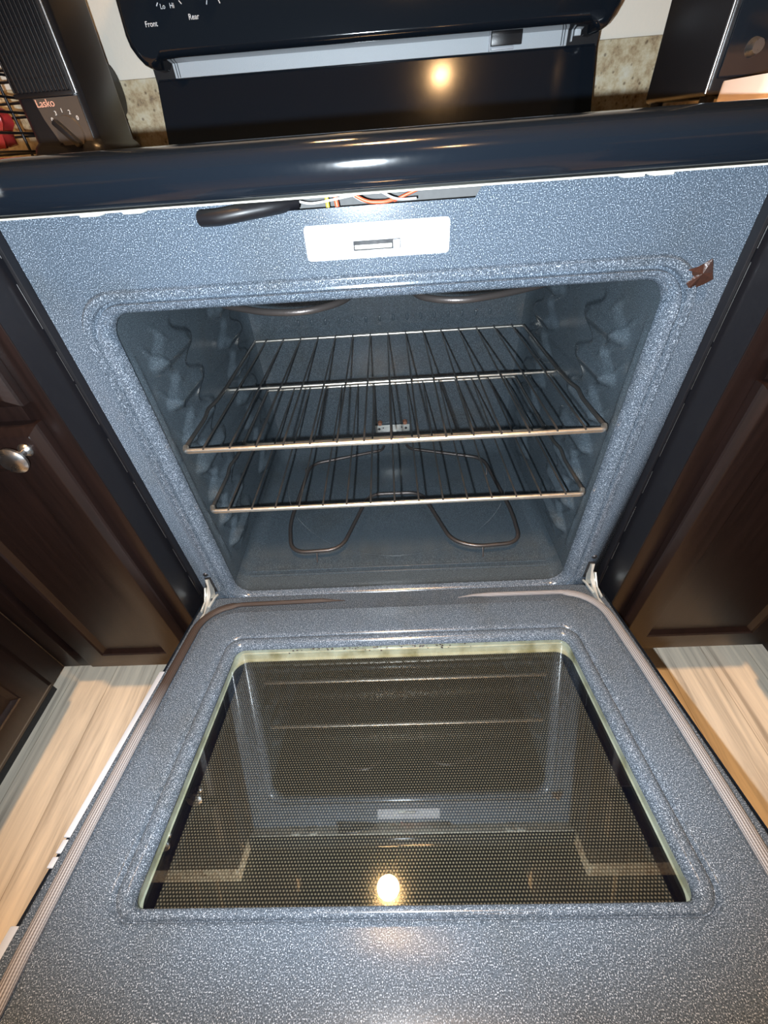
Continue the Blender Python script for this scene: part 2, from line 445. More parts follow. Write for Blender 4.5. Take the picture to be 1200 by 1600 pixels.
# --- oven cavity
def cavity():
    bm = bmesh.new()
    def lp(hx, z0, z1, y, r): return [(x, y, z) for x, z in rrect(-hx, hx, z0, z1, r)]
    prof = [(0.3185, .2497, .7747, .0120, .029), (0.3235, .2465, .7790, .0150, .029), (0.3268, .2432, .7840, .022, .030), (0.3275, .2410, .794, .036, .030), (0.327, .2400, .802, .12, .030), (0.323, .2405, .800, .30, .030),
            (0.319, .2415, .798, .455, .032), (0.3165, .246, .794, .476, .030), (0.308, .256, .785, .488, .024), (0.295, .27, .77, .491, .02)]
    R = loft(bm, [lp(a, b, c, y, r) for a, b, c, y, r in prof], cap1=True)
    # rear wall bumps
    for i in range(15):
        x = -0.20+i*0.031
        for z in (0.607,):
            m = bmesh.ops.create_uvsphere(bm, u_segments=10, v_segments=6, radius=0.0045)
            for v in m['verts']: v.co = Vector((v.co.x*0.8 + x, v.co.y*0.6 + 0.491, v.co.z*1.6 + z))
    # stamped bead along the front of the floor
    zf = 0.2412
    cap = round_path([(-.30, .058, zf), (.305, .056, zf)], .01)
    tube(bm, [(-.315, .064, zf), (-.312, .0595, zf), (-.305, .058, zf), (0, .057, zf), (.31, .056, zf), (.317, .0575, zf), (.32, .062, zf), (.317, .0665, zf), (.31, .068, zf), (0, .069, zf), (-.305, .070, zf), (-.312, .0685, zf)], .0016, 8, closed=True, squash=(.0024, .0026))
    # shallow round bowl edge on the floor
    arc = [(0.005+.285*math.cos(a), .385+.285*math.sin(a), zf-.0008) for a in [PI*1.02+PI*0.96*k/40 for k in range(41)]]
    tube(bm, arc, .0012, 6, squash=(.0012, .002))
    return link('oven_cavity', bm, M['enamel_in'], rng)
cavity()

RZ = [0.582, 0.463]
LEDGE = [0.463+0.0595*k-0.013 for k in range(-3, 5)]
def side_liner(s):
    bm = bmesh.new()
    ny, nz = 110, 190
    Y0, Y1, Z0, Z1 = 0.018, 0.478, 0.262, 0.776
    G = []
    for i in range(ny+1):
        row = []
        y = Y0+(Y1-Y0)*i/ny
        for j in range(nz+1):
            z = Z0+(Z1-Z0)*j/nz
            fade = sstep(Z0, Z0+.02, z)*(1-sstep(Z1-.02, Z1, z))*sstep(Y0, Y0+.006, y)*(1-sstep(Y1-.02, Y1, y))
            ph = ((z-LEDGE[0])/0.0595) % 1.0
            wv = math.cos(2*PI*ph)           # 1 at a ledge
            inr = sstep(.285, .315, z)*(1-sstep(.705, .735, z))
            # two stamped columns with scalloped edges
            h = 0
            for (a, b) in ((.092, .180), (.335, .415)):
                e0 = a-.022*wv; e1 = b+.026*wv
                h = max(h, sstep(e0-.012, e0+.006, y)*(1-sstep(e1-.006, e1+.012, y)))
            h *= .0075*inr
            # faceted supports that carry the racks
            d = min(abs(z-q) for q in LEDGE)
            rdg = max(0.0, 1-d/.013)**0.8
            sup = 0
            for (a, b) in ((.062, .20), (.32, .44)):
                sup = max(sup, sstep(a, a+.022, y)*(1-sstep(b-.03, b, y)))
            h += .0085*rdg*sup*inr
            # diagonal creases in front of the columns
            cr = abs(((y-.05)*1.1 + (z-.5)*0.9)*1.0 % .0595 - .02975)
            h += .0028*max(0, 1-cr/.007)*sstep(.05, .07, y)*(1-sstep(.10, .135, y))*inr
            # upright bead and oval stamp near the opening
            h += .0028*math.exp(-((y-.036-.010*sstep(.5, .3, z))/.0032)**2)*sstep(.30, .33, z)*(1-sstep(.70, .73, z))*(1-.9*math.exp(-((z-.575)/.024)**4))
            oy, oz = (y-.031)/.009, (z-.572)/.024
            h += .003*math.exp(-(max(0, oy*oy+oz*oz-.4))*2.2)
            x = 0.3262-.0065*sstep(.10, .47, y) - h*fade
            row.append(bm.verts.new((s*x + (0 if fade else s*0.0006), y, z)))
        G.append(row)
    for i in range(ny):
        for j in range(nz):
            bm.faces.new((G[i][j], G[i+1][j], G[i+1][j+1], G[i][j+1]))
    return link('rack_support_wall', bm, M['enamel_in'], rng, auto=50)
side_liner(-1); side_liner(1)

# --- bake element
bz = 0.262
pts = [(-.024, .49, bz+.004), (-.03, .470, bz+.004), (-.225, .425, bz), (-.243, .19, bz), (-.225, .100, bz), (-.118, .104, bz), (-.062, .285, bz),
       (.066, .283, bz), (.118, .118, bz), (.165, .096, bz), (.262, .102, bz), (.266, .20, bz), (.240, .415, bz), (.05, .470, bz+.004), (.04, .49, bz+.004)]
be = rod('bake_element', round_path(pts, .035, 8), .0040, M['element'], rng, 12)
for x, y in ((-.170, .1015), (.182, .0975), (-.235, .40), (.243, .38)):
    bm = bmesh.new(); tube(bm, [(x, y+.004, bz+.001), (x, y-.004, bz-.004), (x, y-.014, bz-.0195)], .0016, 8); link('element_foot', bm, M['element'], be)
# --- broil element under the roof of the cavity
tz = 0.752
bp_ = [(-.02, .49, tz), (-.03, .44, tz)] + [(-.2, .43, tz), (-.24, .12, tz), (-.145, .058, tz), (-.095, .050, tz), (-.045, .09, tz), (-.03, .30, tz), (.03, .30, tz), (.045, .085, tz), (.095, .055, tz), (.155, .075, tz), (.24, .12, tz), (.2, .43, tz), (.03, .44, tz), (.02, .49, tz)]
br_ = rod('broil_element', round_path(bp_, .05, 8), .0042, M['element'], rng, 12)
for x, y in ((-.2, .2), (.2, .2), (0, .3)):
    bm = bmesh.new(); tube(bm, [(x, y, tz+.004), (x, y, .801)], .0015, 8); link('element_hanger', bm, M['element'], br_)
# --- element terminal bracket on the rear wall
bk = bx('element_bracket', -.043, .049, .4825, .486, .315, .336, M['zinc'], rng, .001)
bm = bmesh.new()
bm.free()
for x, z, r in ((-.033, .326, .0035), (.039, .326, .0035), (-.022, .329, .0018), (.028, .329, .0018)):
    bm = bmesh.new(); cyl(bm, (x, .4832, z), (0, -1, 0), r, .0014, 16); link('rivet', bm, M['screw'], bk)
for x in (-.030, .037):
    bm = bmesh.new(); cyl(bm, (x, .487, .343), (0, -1, 0), .0065, .009, 16, .005); link('terminal_screw', bm, M['copper'], bk)

# --- label plate round the door latch
lab = None
bm = bmesh.new()
lo = [(x, 0, z) for x, z in rrect(-.0738, .0728, .8150, .8458, .004, 5)]
loft(bm, [[(x, -.0002, z) for x, y, z in lo], [(x, -.0012, z) for x, y, z in lo]], cap0=True, cap1=True)
lab = link('label_plate', bm, M['label'], rng)
lab['label'] = 'white warning label plate'
bx('latch_slot', -.0250, .0230, -.0016, -.0004, .8222, .8305, M['dark_void'], lab, .0004)
bx('latch_tongue', -.0240, .0145, -.0030, -.0012, .8232, .8272, M['zinc'], lab, .0006)
bx('latch_hook', -.0100, .0010, -.0046, -.0026, .8242, .8270, M['label'], lab, .0008)
bx('latch_bar', .0155, .0225, -.0024, -.0012, .8226, .8300, M['edge_white'], lab, .0004)
bx('latch_foot', -.0275, -.0060, -.0026, -.0010, .8196, .8222, M['zinc'], lab, .0008)
for x, z in ((-.0326, .8319), (.0312, .8325)):
    bm = bmesh.new(); cyl(bm, (x, -.0011, z), (0, -1, 0), .0036, .0016, 20, .0026); link('screw', bm, M['zinc'], lab)
for z, x0, x1 in ((.8428, -.030, .045), (.8404, -.024, .050), (.8380, -.014, .022), (.8172, -.050, .060)):
    bm = bmesh.new(); x = x0
    while x < x1:
        l = random.uniform(.0008, .0022); box(bm, x, x+l, -.00135, -.0011, z-.0004, z+.0005); x += l+random.uniform(.0006, .0016)
    link('faded_print', bm, M['label_ink'], lab, smooth=False)
# --- gap above the frame: channel, latch lever, wires
bm = bmesh.new(); box(bm, -.17, .12, .030, .033, .835, .8695); link('channel_back', bm, M['channel'], rng)
bx('channel_floor', -.17, .12, .0125, .030, .846, .8565, M['channel'], rng, .0005)
bm = bmesh.new(); tube(bm, round_path([(-.168, -.013, .8590), (-.150, -.017, .8592), (-.128, -.015, .8615), (-.098, -.004, .8635), (-.080, .012, .8645)], .02), .004, 14, squash=(.0068, .0085))
link('latch_lever', bm, M['black_satin'], rng)
for p, m_, r in (([(-.078, .010, .8655), (-.066, .010, .8625), (-.055, .010, .8630), (-.02, .012, .8668)], 'white_wire', .0011),
              ([(-.020, .006, .8670), (-.008, .006, .8608), (.010, .006, .8600), (.020, .008, .8620)], 'red_wire', .0016),
              ([(-.024, .010, .8680), (-.012, .010, .8610), (.004, .012, .8590)], 'white_wire', .0013),
              ([(.004, .008, .8690), (.020, .006, .8610), (.040, .006, .8612)], 'edge_white', .0012),
              ([(.018, .012, .8600), (.030, .012, .8640), (.046, .012, .8690)], 'red_wire', .0014),
              ([(-.0485, .014, .8680), (-.0480, .014, .8570)], 'yellow_wire', .0019),
              ([(-.0400, .014, .8690), (-.0385, .014, .8570)], 'red_wire', .0023)):
    nm = {'red_wire': 'red_wire', 'yellow_wire': 'yellow_wire'}.get(m_, 'white_wire')
    rod(nm, round_path(p, .01), r, M[m_], rng, 8)

# --- chassis
for s in (-1, 1):
    bm = bmesh.new()
    box(bm, *(sorted((s*.3770, s*.3815))), -.012, .60, .02, .868, .0008)
    o = link('side_panel', bm, M['black_satin'], rng)
    # worn bright front edge of the side panel
    z = .24
    while z < .84:
        l = random.uniform(.015, .10)
        bm = bmesh.new(); tube(bm, [(s*.3818, -.0124, z), (s*.3818, -.0124, min(z+l, .85))], .00045, 6); z += l+random.uniform(.002, .03)
        link('worn_edge', bm, M['steel'], o)
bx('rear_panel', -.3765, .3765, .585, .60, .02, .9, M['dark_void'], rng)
bx('storage_drawer', -.3765, .3765, -.006, .03, .03, .192, M['black'], rng, .004)
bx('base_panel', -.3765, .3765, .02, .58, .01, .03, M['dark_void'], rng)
# --- cooktop with a rolled front rail
def cooktop():
    bm = bmesh.new()
    prof = [(.010, .8700), (-.014, .8703), (-.0205, .8725), (-.0250, .8785), (-.0262, .8840), (-.0265, .8920), (-.0260, .8990), (-.0232, .9045), (-.0165, .9085), (-.008, .9115), (.004, .9128), (.02, .9128), (.03, .9115), (.56, .9115), (.58, .9115), (.58, .895), (.05, .895), (.010, .8700)]
    L = []
    xs = [-.3835, -.3825, -.379] + [-.379+.758*k/12 for k in range(1, 12)] + [.379, .3825, .3835]
    rows = []
    for x in xs:
        sh = .0025 if abs(x) > .383 else (.0008 if abs(x) > .381 else 0)
        rows.append([bm.verts.new((x, y+(sh if y < 0 else 0), z-(sh if z > .9 else 0))) for y, z in prof[:-1]])
    n = len(rows[0])
    for a, b in zip(rows, rows[1:]):
        for k in range(n): bm.faces.new((a[k], a[(k+1) % n], b[(k+1) % n], b[k]))
    bm.faces.new(rows[0]); bm.faces.new(rows[-1][::-1])
    return link('cooktop', bm, M['black'], rng, auto=50)
ck = cooktop()
bm = bmesh.new(); box(bm, -.3825, .3825, -.0195, .006, .8688, .8704, .0004); o = link('trim_lip', bm, M['cream_edge'], rng); o['label'] = 'cream edge under the cooktop'
for x in (-.272, -.230, .236, .262):
    bx('lip_tab', x-.009, x+.009, -.0175, -.004, .8668, .8690, M['cream_edge'], o, .0006)
for x, y, r in ((-.19, .16, .10), (.19, .16, .08), (-.19, .38, .075), (.19, .38, .10)):
    bm = bmesh.new(); tube(bm, [(x+r*math.cos(a), y+r*math.sin(a), .9116) for a in [2*PI*k/48 for k in range(48)]], .0006, 6, closed=True); link('burner_ring', bm, M['grey_strip'], ck)
# --- backguard: lower plate, light strip, console
bm = bmesh.new()
v = [bm.verts.new(p) for p in ((-.3785, .5030, .910), (.3785, .5030, .910), (.3690, .5160, 1.0035), (-.3690, .5160, 1.0035), (-.3785, .56, .910), (.3785, .56, .910), (.369, .56, 1.0035), (-.369, .56, 1.0035))]
for q in ((0, 1, 2, 3), (4, 7, 6, 5), (0, 3, 7, 4), (1, 5, 6, 2), (3, 2, 6, 7), (0, 4, 5, 1)): bm.faces.new([v[i] for i in q])
bmesh.ops.bevel(bm, geom=list(bm.edges), offset=.003, segments=3, affect='EDGES')
bg = link('backguard', bm, M['black'], rng)
st = bx('vent_strip', -.3330, .3170, .512, .520, 1.0030, 1.0300, M['grey_strip'], rng, .0004); st['label'] = 'pale grey strip under the console'
for x in (-.3285, -.3245, .3080, .3120): bx('strip_groove', x-.0005, x+.0005, .5112, .5122, 1.0035, 1.0295, M['black_satin'], st, 0)
bx('vent_clip', .1935, .2430, .5065, .512, 1.0085, 1.0290, M['black_plastic'], st, .001)
bx('clip_pin', .1905, .1925, .5070, .512, 1.0035, 1.0260, M['edge_white'], st, .0005)
bx('clip_pin', .1945, .2310, .5080, .5115, 1.0042, 1.0075, M['edge_white'], st, .0005)
for x0, x1 in ((-.3585, -.3545), (-.3520, -.3420), (.3235, .3255), (.328, .338), (.342, .344)):
    bx('strip_end', x0, x1, .512, .519, 1.007 + (.006 if abs(x1) > .33 else 0), 1.024, M['grey_strip'], st, .0008)
bx('backguard_frame', -.371, .371, .520, .575, .92, 1.16, M['dark_void'], rng, .002)
def console():
    bm = bmesh.new()
    half = [(.3, 1.0205), (.336, 1.0200), (.343, 1.0125), (.352, 1.0110), (.361, 1.0150), (.369, 1.0235), (.3755, 1.0340), (.3780, 1.0460), (.3780, 1.165), (.372, 1.179), (.358, 1.185)]
    sh = half + [(-x, z) for x, z in half[::-1]]
    def L(y, d, dz=0):
        return [((x*(1-d/.378)), y + (z-1.01)*.12, 1.0975+(z-1.0975)*(1-d/.087)+dz) for x, z in sh]
    loft(bm, [L(.535, 0), L(.468, 0), L(.461, .0015), L(.4565, .005), L(.4555, .010)], cap0=True, cap1=True)
    return link('control_console', bm, M['black'], rng, auto=50)
cs = console()
def on_console(x, z): return (x, .4552+(z-1.01)*.12-.0006, z)
rx = (PI/2-.12, 0, 0)
text('front_legend', 'Front', .0085, M['ink'], cs, on_console(-.3305, 1.0555), rx)
text('rear_legend', 'Rear', .0085, M['ink'], cs, on_console(-.2640, 1.0590), rx)
for kx, kz in ((-.2980+.001, 1.094), (-.2310, 1.0965)):
    if kx < -.25: text('low_legend', 'Lo', .0075, M['ink'], cs, on_console(kx-.0100, kz-.0225), rx); text('high_legend', 'Hi', .0075, M['ink'], cs, on_console(kx+.0040, kz-.0225), rx)
    for k in range(-5, 6):
        if k in (0, ) or (kx < -.25 and abs(k) < 2): continue
        a = -PI/2 + k*.36
        cx, cz = kx+.0265*math.cos(a), kz+.0265*math.sin(a)
        dx, dz = math.cos(a)*.0022, math.sin(a)*.0022
        p0 = on_console(cx-dx, cz-dz); p1 = on_console(cx+dx, cz+dz)
        bm = bmesh.new(); tube(bm, [p0, p1], .0007, 6); link('dial_mark', bm, M['ink'], cs)
    bm = bmesh.new(); p = on_console(kx, kz); cyl(bm, p, (0, -1, .12), .017, .020, 32, .015); box(bm, kx-.003, kx+.003, p[1]-.026, p[1]-.012, kz-.013, kz+.013, .001)
    link('burner_knob', bm, M['black_plastic'], cs)

# --- screws of the front frame
for x, z in ((-.3589, .3199), (.3589, .3248)):
    bm = bmesh.new(); cyl(bm, (x, .0005, z), (0, -1, 0), .0052, .0026, 20, .0036); link('frame_screw', bm, M['screw'], rng)

# ================================================================ the oven door (a part of the range)
def door():
    bm = bmesh.new()
    def L(hx, s0, s1, r, n_): return [(x, y, n_) for x, y in rrect(-hx, hx, -s1, -s0, r)]
    X, S0, S1 = 0.3762, 0.010, 0.612
    WX, W0, W1 = 0.2745, 0.136, 0.4670
    loops = [L(X-.002, S0+.002, S1-.002, .030, -.018), L(X, S0, S1, .032, -.004), L(X-.0012, S0+.0012, S1-.0012, .032, -.0012), L(X-.004, S0+.004, S1-.004, .032, 0),
             L(.348, .052, .55, .050, 0), L(.346, .054, .548, .050, .0015), L(.342, .058, .544, .048, .0022)]
    for d, n_, r in ((.030, .0022, .034), (.024, .0018, .030), (.0205, .0004, .028), (.0192, -.0028, .027), (.0178, -.0028, .026), (.0165, .0010, .025), (.0135, .0030, .024), (.008, .0036, .020), (.003, .0018, .017), (0, -.0025, .015), (-.0008, -.0075, .014), (.000, -.0110, .015)):
        loops.append(L(WX+d, W0-d*.95, W1+d*.55, r, n_))
    R = loft(bm, loops)
    return link('oven_door', bm, M['enamel'], rng, auto=50)
dr = door()
dr.location = (0, 0, HZ); dr.rotation_euler = (-TILT, 0, 0)
dr['label'] = 'open oven door lying nearly flat'
def dbx(name, x0, x1, s0, s1, n0, n1, m, bev=.0005): return bx(name, x0, x1, -s1, -s0, n0, n1, m, dr, bev)
# outer black skin, with an opening under the window, and its handle
bm = bmesh.new()
skin = [(.385, .012, .622, .012, -.0100), (.386, .010, .624, .014, -.013), (.386, .010, .624, .014, -.046), (.383, .014, .620, .012, -.050), (.245, .15, .45, .03, -.050)]
loft(bm, [[(x, y, n_) for x, y in rrect(-h, h, -s1, -s0, r)] for h, s0, s1, r, n_ in skin])
bmf = [(x, y, -.0100) for x, y in rrect(-.385, .385, -.622, -.012, .012)]
inn = [(x, y, -.0100) for x, y in rrect(-.372, .372, -.608, -.014, .030)]
loft(bm, [inn, bmf])
bmesh.ops.remove_doubles(bm, verts=bm.verts, dist=1e-5)
link('door_skin', bm, M['black'], dr)
bm = bmesh.new(); pl = [(x, y, -.0515) for x, y in rrect(-.26, .26, -.465, -.135, .02)]; loft(bm, [pl, [(x, y, -.0475) for x, y, z in pl]], cap0=True, cap1=True)
link('outer_glass', bm, M['black'], dr)
bm = bmesh.new()
tube(bm, round_path([(-.30, -.575, -.048), (-.30, -.575, -.088), (.30, -.575, -.088), (.30, -.575, -.048)], .02), .011, 14, squash=(.009, .013)); link('door_handle', bm, M['black_satin'], dr)
# pale flange showing along the left edge
for s0, s1, xx in ((.180, .405, -.3852), (.407, .420, -.3835), (.423, .433, -.3840), (.478, .606, -.3858)):
    bm = bmesh.new(); box(bm, xx, -.3768, -s1, -s0, -.0065, -.0035, .001); link('edge_flange', bm, M['edge_white'], dr)
# window: inner pane, yellowed spacer wall, dotted pane
bm = bmesh.new(); a = [(x, y, -.0112) for x, y in rrect(-.2765, .2765, -.4700, -.134, .015)]
loft(bm, [[(x, y, -.0120) for x, y, z in a], a], cap0=True, cap1=True); gl = link('window_pane', bm, M['glass'], dr)
bm = bmesh.new()
def W(hx, s0, s1, r, n_): return [(x, y, n_) for x, y in rrect(-hx, hx, -s1, -s0, r)]
loft(bm, [W(.2820, .131, .4730, .016, -.0085), W(.2815, .132, .4725, .016, -.0130), W(.2812, .1330, .4720, .016, -.0215), W(.2798, .1345, .4710, .015, -.0222), W(.2812, .1325, .4720, .016, -.0232), W(.2810, .1345, .4715, .020, -.034), W(.2790, .1400, .4700, .024, -.0351)])
link('window_spacer', bm, M['fibre'], dr)
bm = bmesh.new(); a = [(x, y, -.0350) for x, y in rrect(-.290, .290, -.480, -.122, .01)]
loft(bm, [[(x, y, -.0385) for x, y, z in a], a], cap0=True, cap1=True); link('dotted_pane', bm, M['screen'], dr)
# charred crumbs along the upper spacer
bm = bmesh.new()
for k in range(60):
    x = random.choice((random.uniform(-.16, -.03), random.uniform(-.2, .12), random.uniform(.02, .09)))
    m_ = bmesh.ops.create_icosphere(bm, subdivisions=1, radius=random.uniform(.0005, .0014))
    yy = -.1355-random.uniform(0, .0006); nn = -.0128-random.uniform(0, .003) - (.006 if random.random() < .15 else 0)
    for v in m_['verts']: v.co = Vector((v.co.x*1.5+x, v.co.y+yy, v.co.z+nn))
o = link('charred_crumbs', bm, M['tape'], dr); o['kind'] = 'stuff'; o['label'] = 'charred crumbs along the window edge'
# gasket
def gasket():
    bm = bmesh.new()
    g = .0030
    left = [(-.350, -.548), (-.3535, -.50), (-.3570, -.40), (-.3590, -.30), (-.3600, -.20)]
    path = [(-.100, -.0330, .0005), (-.14, -.0335, g), (-.295, -.0365, g)]
    for k in range(8):
        a = PI/2+PI/2*(k+1)/8
        path.append((-.300+.060*math.cos(a), -.100+.062*math.sin(a), g))
    path += [(x, y, g) for x, y in reversed(left)]
    path += [(-.33, -.575, g), (-.29, -.585, g), (0, -.587, g), (.29, -.585, g), (.33, -.575, g)]
    path += [(.346, -.548, g), (.3510, -.48, g), (.3560, -.40, g), (.3595, -.30, g), (.3605, -.20, g)]
    for k in range(8):
        a = PI/2*(k)/8
        path.append((.300+.059*math.cos(a), -.100+.063*math.sin(a), g))
    path += [(.30, -.0355, g), (.2, -.0350, g), (.14, -.0350, g), (.112, -.0365, .0005)]
    # resample
    P = [Vector(p) for p in path]; out = []
    for a, b in zip(P, P[1:]):
        n = max(1, int((b-a).length/.008))
        for k in range(n): out.append(a.lerp(b, k/n))
    out.append(P[-1])
    n = len(out); rings = []
    seg = 16; L = 0; Ls = []
    uvl = bm.loops.layers.uv.verify()
    for i, p in enumerate(out):
        t = (out[min(i+1, n-1)]-out[max(i-1, 0)]); t.z = 0; t.normalize()
        s = Vector((t.y, -t.x, 0))
        if i: L += (out[i]-out[i-1]).length
        Ls.append(L)
        e = min(1, min(L, 9)/.05)
        e2 = min(1, (n-1-i)*.008/.05); e = min(e, e2)
        near = abs(p.y) < .045 and abs(p.x) < .31
        wd = (.0042 if near else .0078)*max(.15, e**.6); ht = .0042*max(.2, e)
        rings.append([bm.verts.new(p + s*wd*math.cos(2*PI*k/seg) + Vector((0, 0, 1))*ht*math.sin(2*PI*k/seg)) for k in range(seg)])
    for i in range(n-1):
        for k in range(seg):
            f = bm.faces.new((rings[i][k], rings[i][(k+1) % seg], rings[i+1][(k+1) % seg], rings[i+1][k]))
            for lp, (u, v) in zip(f.loops, ((k, i), (k+1, i), (k+1, i+1), (k, i+1))): lp[uvl].uv = (u/seg, Ls[v])
    bm.faces.new(rings[0]); bm.faces.new(rings[-1][::-1])
    return link('door_gasket', bm, M['gasket'], dr, auto=80)
gasket()
for x, s, r in ((-.3600, .1385, .0052), (.3600, .1360, .0052), (-.3695, .0460, .0040), (.3720, .0450, .0040)):
    bm = bmesh.new(); cyl(bm, (x, -s, .0002), (0, 0, 1), r, .0022, 20, r*.6); link('door_screw', bm, M['screw'], dr)
# hinges: zinc arms from a slot in the frame down onto the door
for s in (-1, 1):
    bm = bmesh.new()
    side = [(.002, .305), (-.004, .310), (-.012, .300), (-.021, .286), (-.036, .279), (-.055, .2780), (-.076, .2805), (-.081, .2765), (-.060, .2700), (-.035, .2640), (-.012, .262), (-.004, .275), (.002, .285)]
    A = [bm.verts.new((s*.3555+s*.0015*math.sin(i*1.7), y, z)) for i, (y, z) in enumerate(side)]
    B = [bm.verts.new((s*.3610+s*.0020*math.sin(i*2.3), y, z-.0005)) for i, (y, z) in enumerate(side)]
    n = len(side)
    for k in range(n): bm.faces.new((A[k], A[(k+1) % n], B[(k+1) % n], B[k]))
    bm.faces.new(A); bm.faces.new(B[::-1])
    tube(bm, [(s*.3635, -.012, .296), (s*.3650, -.030, .276), (s*.3655, -.052, .2755)], .0028, 8, squash=(.0035, .0018))
    tube(bm, [(s*.3520, -.006, .2655), (s*.3525, -.020, .272), (s*.3550, -.040, .274)], .0022, 8)
    hg = link('door_hinge', bm, M['zinc'], rng)
    bm = bmesh.new(); cyl(bm, (s*.3540, -.024, .2735), (s, 0, 0), .003, .013, 14); link('hinge_pin', bm, M['screw'], hg)
    bx('hinge_slot', *(sorted((s*.3520, s*.3640))), -.0006, .0004, .268, .312, M['dark_void'], hg, .0)

# ================================================================ oven racks
def make_rack(z):
    r = empty('oven_rack', (0.003, .015, z))
    A = .3055
    fr = round_path([(-A, .455, 0), (-A, .235, 0), (-A-.004, .205, -.001), (-A-.004, .0, 0), (A+.004, 0, 0), (A+.004, .205, -.001), (A, .235, 0), (A, .455, 0)], .010, 6)
    rod('side_rail', fr[:10+4], .0029, M['wire'], r)
    # front rail, side rails and rear rail
    for o in list(r.children): bpy.data.objects.remove(o)
    rod('front_rail', round_path([(-A-.002, .012, 0), (-A+.002, 0, 0), (A-.002, 0, 0), (A+.002, .012, 0)], .008), .0041, M['chrome'], r, 12)
    for s in (-1, 1):
        rod('side_rail', round_path([(s*(A+.002), .011, 0), (s*(A+.001), .10, 0), (s*(A+.004), .125, .003), (s*(A+.001), .15, 0), (s*(A-.002), .20, 0), (s*(A-.002), .449, 0)], .02), .0030, M['wire'], r)
    rod('rear_rail', [(-A, .449, -.001), (A, .449, -.001)], .0030, M['chrome'], r)
    rod('cross_rod', round_path([(-A-.004, .222, -.004), (-A+.004, .211, -.005), (A-.004, .211, -.005), (A+.004, .222, -.004)], .006), .0026, M['chrome'], r)
    for k in range(15):
        x = (k-7)*.03935
        rod('wire', round_path([(x, -.0028, .0030), (x, .003, .0046), (x, .449, .0028)], .004), .0016, M['wire'], r, 8)
    return r
def copy_tree(o, parent=None):
    c = o.copy(); COL.objects.link(c)
    if parent is not None: c.parent = parent
    for ch in list(o.children): copy_tree(ch, c)
    return c
rk1 = make_rack(RZ[0]); tag(rk1, 'upper of the two chrome wire racks inside the open oven', 'oven rack', 'wire racks in the oven')
rk2 = copy_tree(rk1); rk2.location.z = RZ[1]; tag(rk2, 'lower chrome wire rack in the oven, just above the heating element', 'oven rack', 'wire racks in the oven')

# ================================================================ scrap of tape at the ring's upper right corner
bm = bmesh.new()
pp = [(.3245, .7850), (.3300, .7835), (.3320, .7780), (.3290, .7720), (.3330, .7675), (.3400, .7665), (.3480, .7700), (.3550, .7745), (.3530, .7810), (.3500, .7870), (.3460, .7940), (.3400, .7900), (.3340, .7870)]
a = [bm.verts.new((x, -.0047-.0012*math.sin(i*2.1), z)) for i, (x, z) in enumerate(pp)]
b = [bm.verts.new((x, -.0040, z)) for i, (x, z) in enumerate(pp)]
c = bm.verts.new((.341, -.0072, .781))
for k in range(len(pp)):
    bm.faces.new((a[k], a[(k+1) % len(pp)], c)); bm.faces.new((a[k], b[k], b[(k+1) % len(pp)], a[(k+1) % len(pp)]))
bm.faces.new(b)
o = link('tape_scrap', bm, M['tape'], smooth=False); tag(o, 'torn brown tape scrap stuck at the upper right corner of the oven opening', 'tape')

# ================================================================ cabinets
def raised_door(name, x0, x1, z0, z1, y, parent, knob=None, panel=True):
    """framed door facing -y: rounded outer edge, recessed flat panel with a moulded inner edge"""
    bm = bmesh.new()
    def L(d, yy): return [(x, yy, z) for x, z in ((x0+d, z0+d), (x1-d, z0+d), (x1-d, z1-d), (x0+d, z1-d))]
    lp = [L(0, y+.019), L(0, y+.009), L(.0015, y+.0065), L(.010, y+.0010), L(.0125, y)]
    if panel: lp += [L(.054, y), L(.0555, y+.003), L(.058, y+.0045), L(.062, y+.008), L(.064, y+.009)]
    R = loft(bm, lp, cap0=True, cap1=True)
    return link(name, bm, M['espresso'], parent, auto=25)
def knob(parent, x, y, z, ax=(0, -1, 0)):
    bm = bmesh.new()
    prof = [(.0, .0085), (.002, .0080), (.005, .0045), (.014, .0045), (.017, .010), (.020, .0155), (.024, .0165), (.0275, .013), (.0290, .005)]
    axv = Vector(ax); q = axv.to_track_quat('Z', 'Y')
    R = []
    for h, r in prof:
        R.append([Vector((x, y, z)) + q @ Vector((r*math.cos(2*PI*k/24), r*math.sin(2*PI*k/24), h)) for k in range(24)])
    loft(bm, R, cap0=True, cap1=True)
    return link('knob', bm, M['steel'], parent)
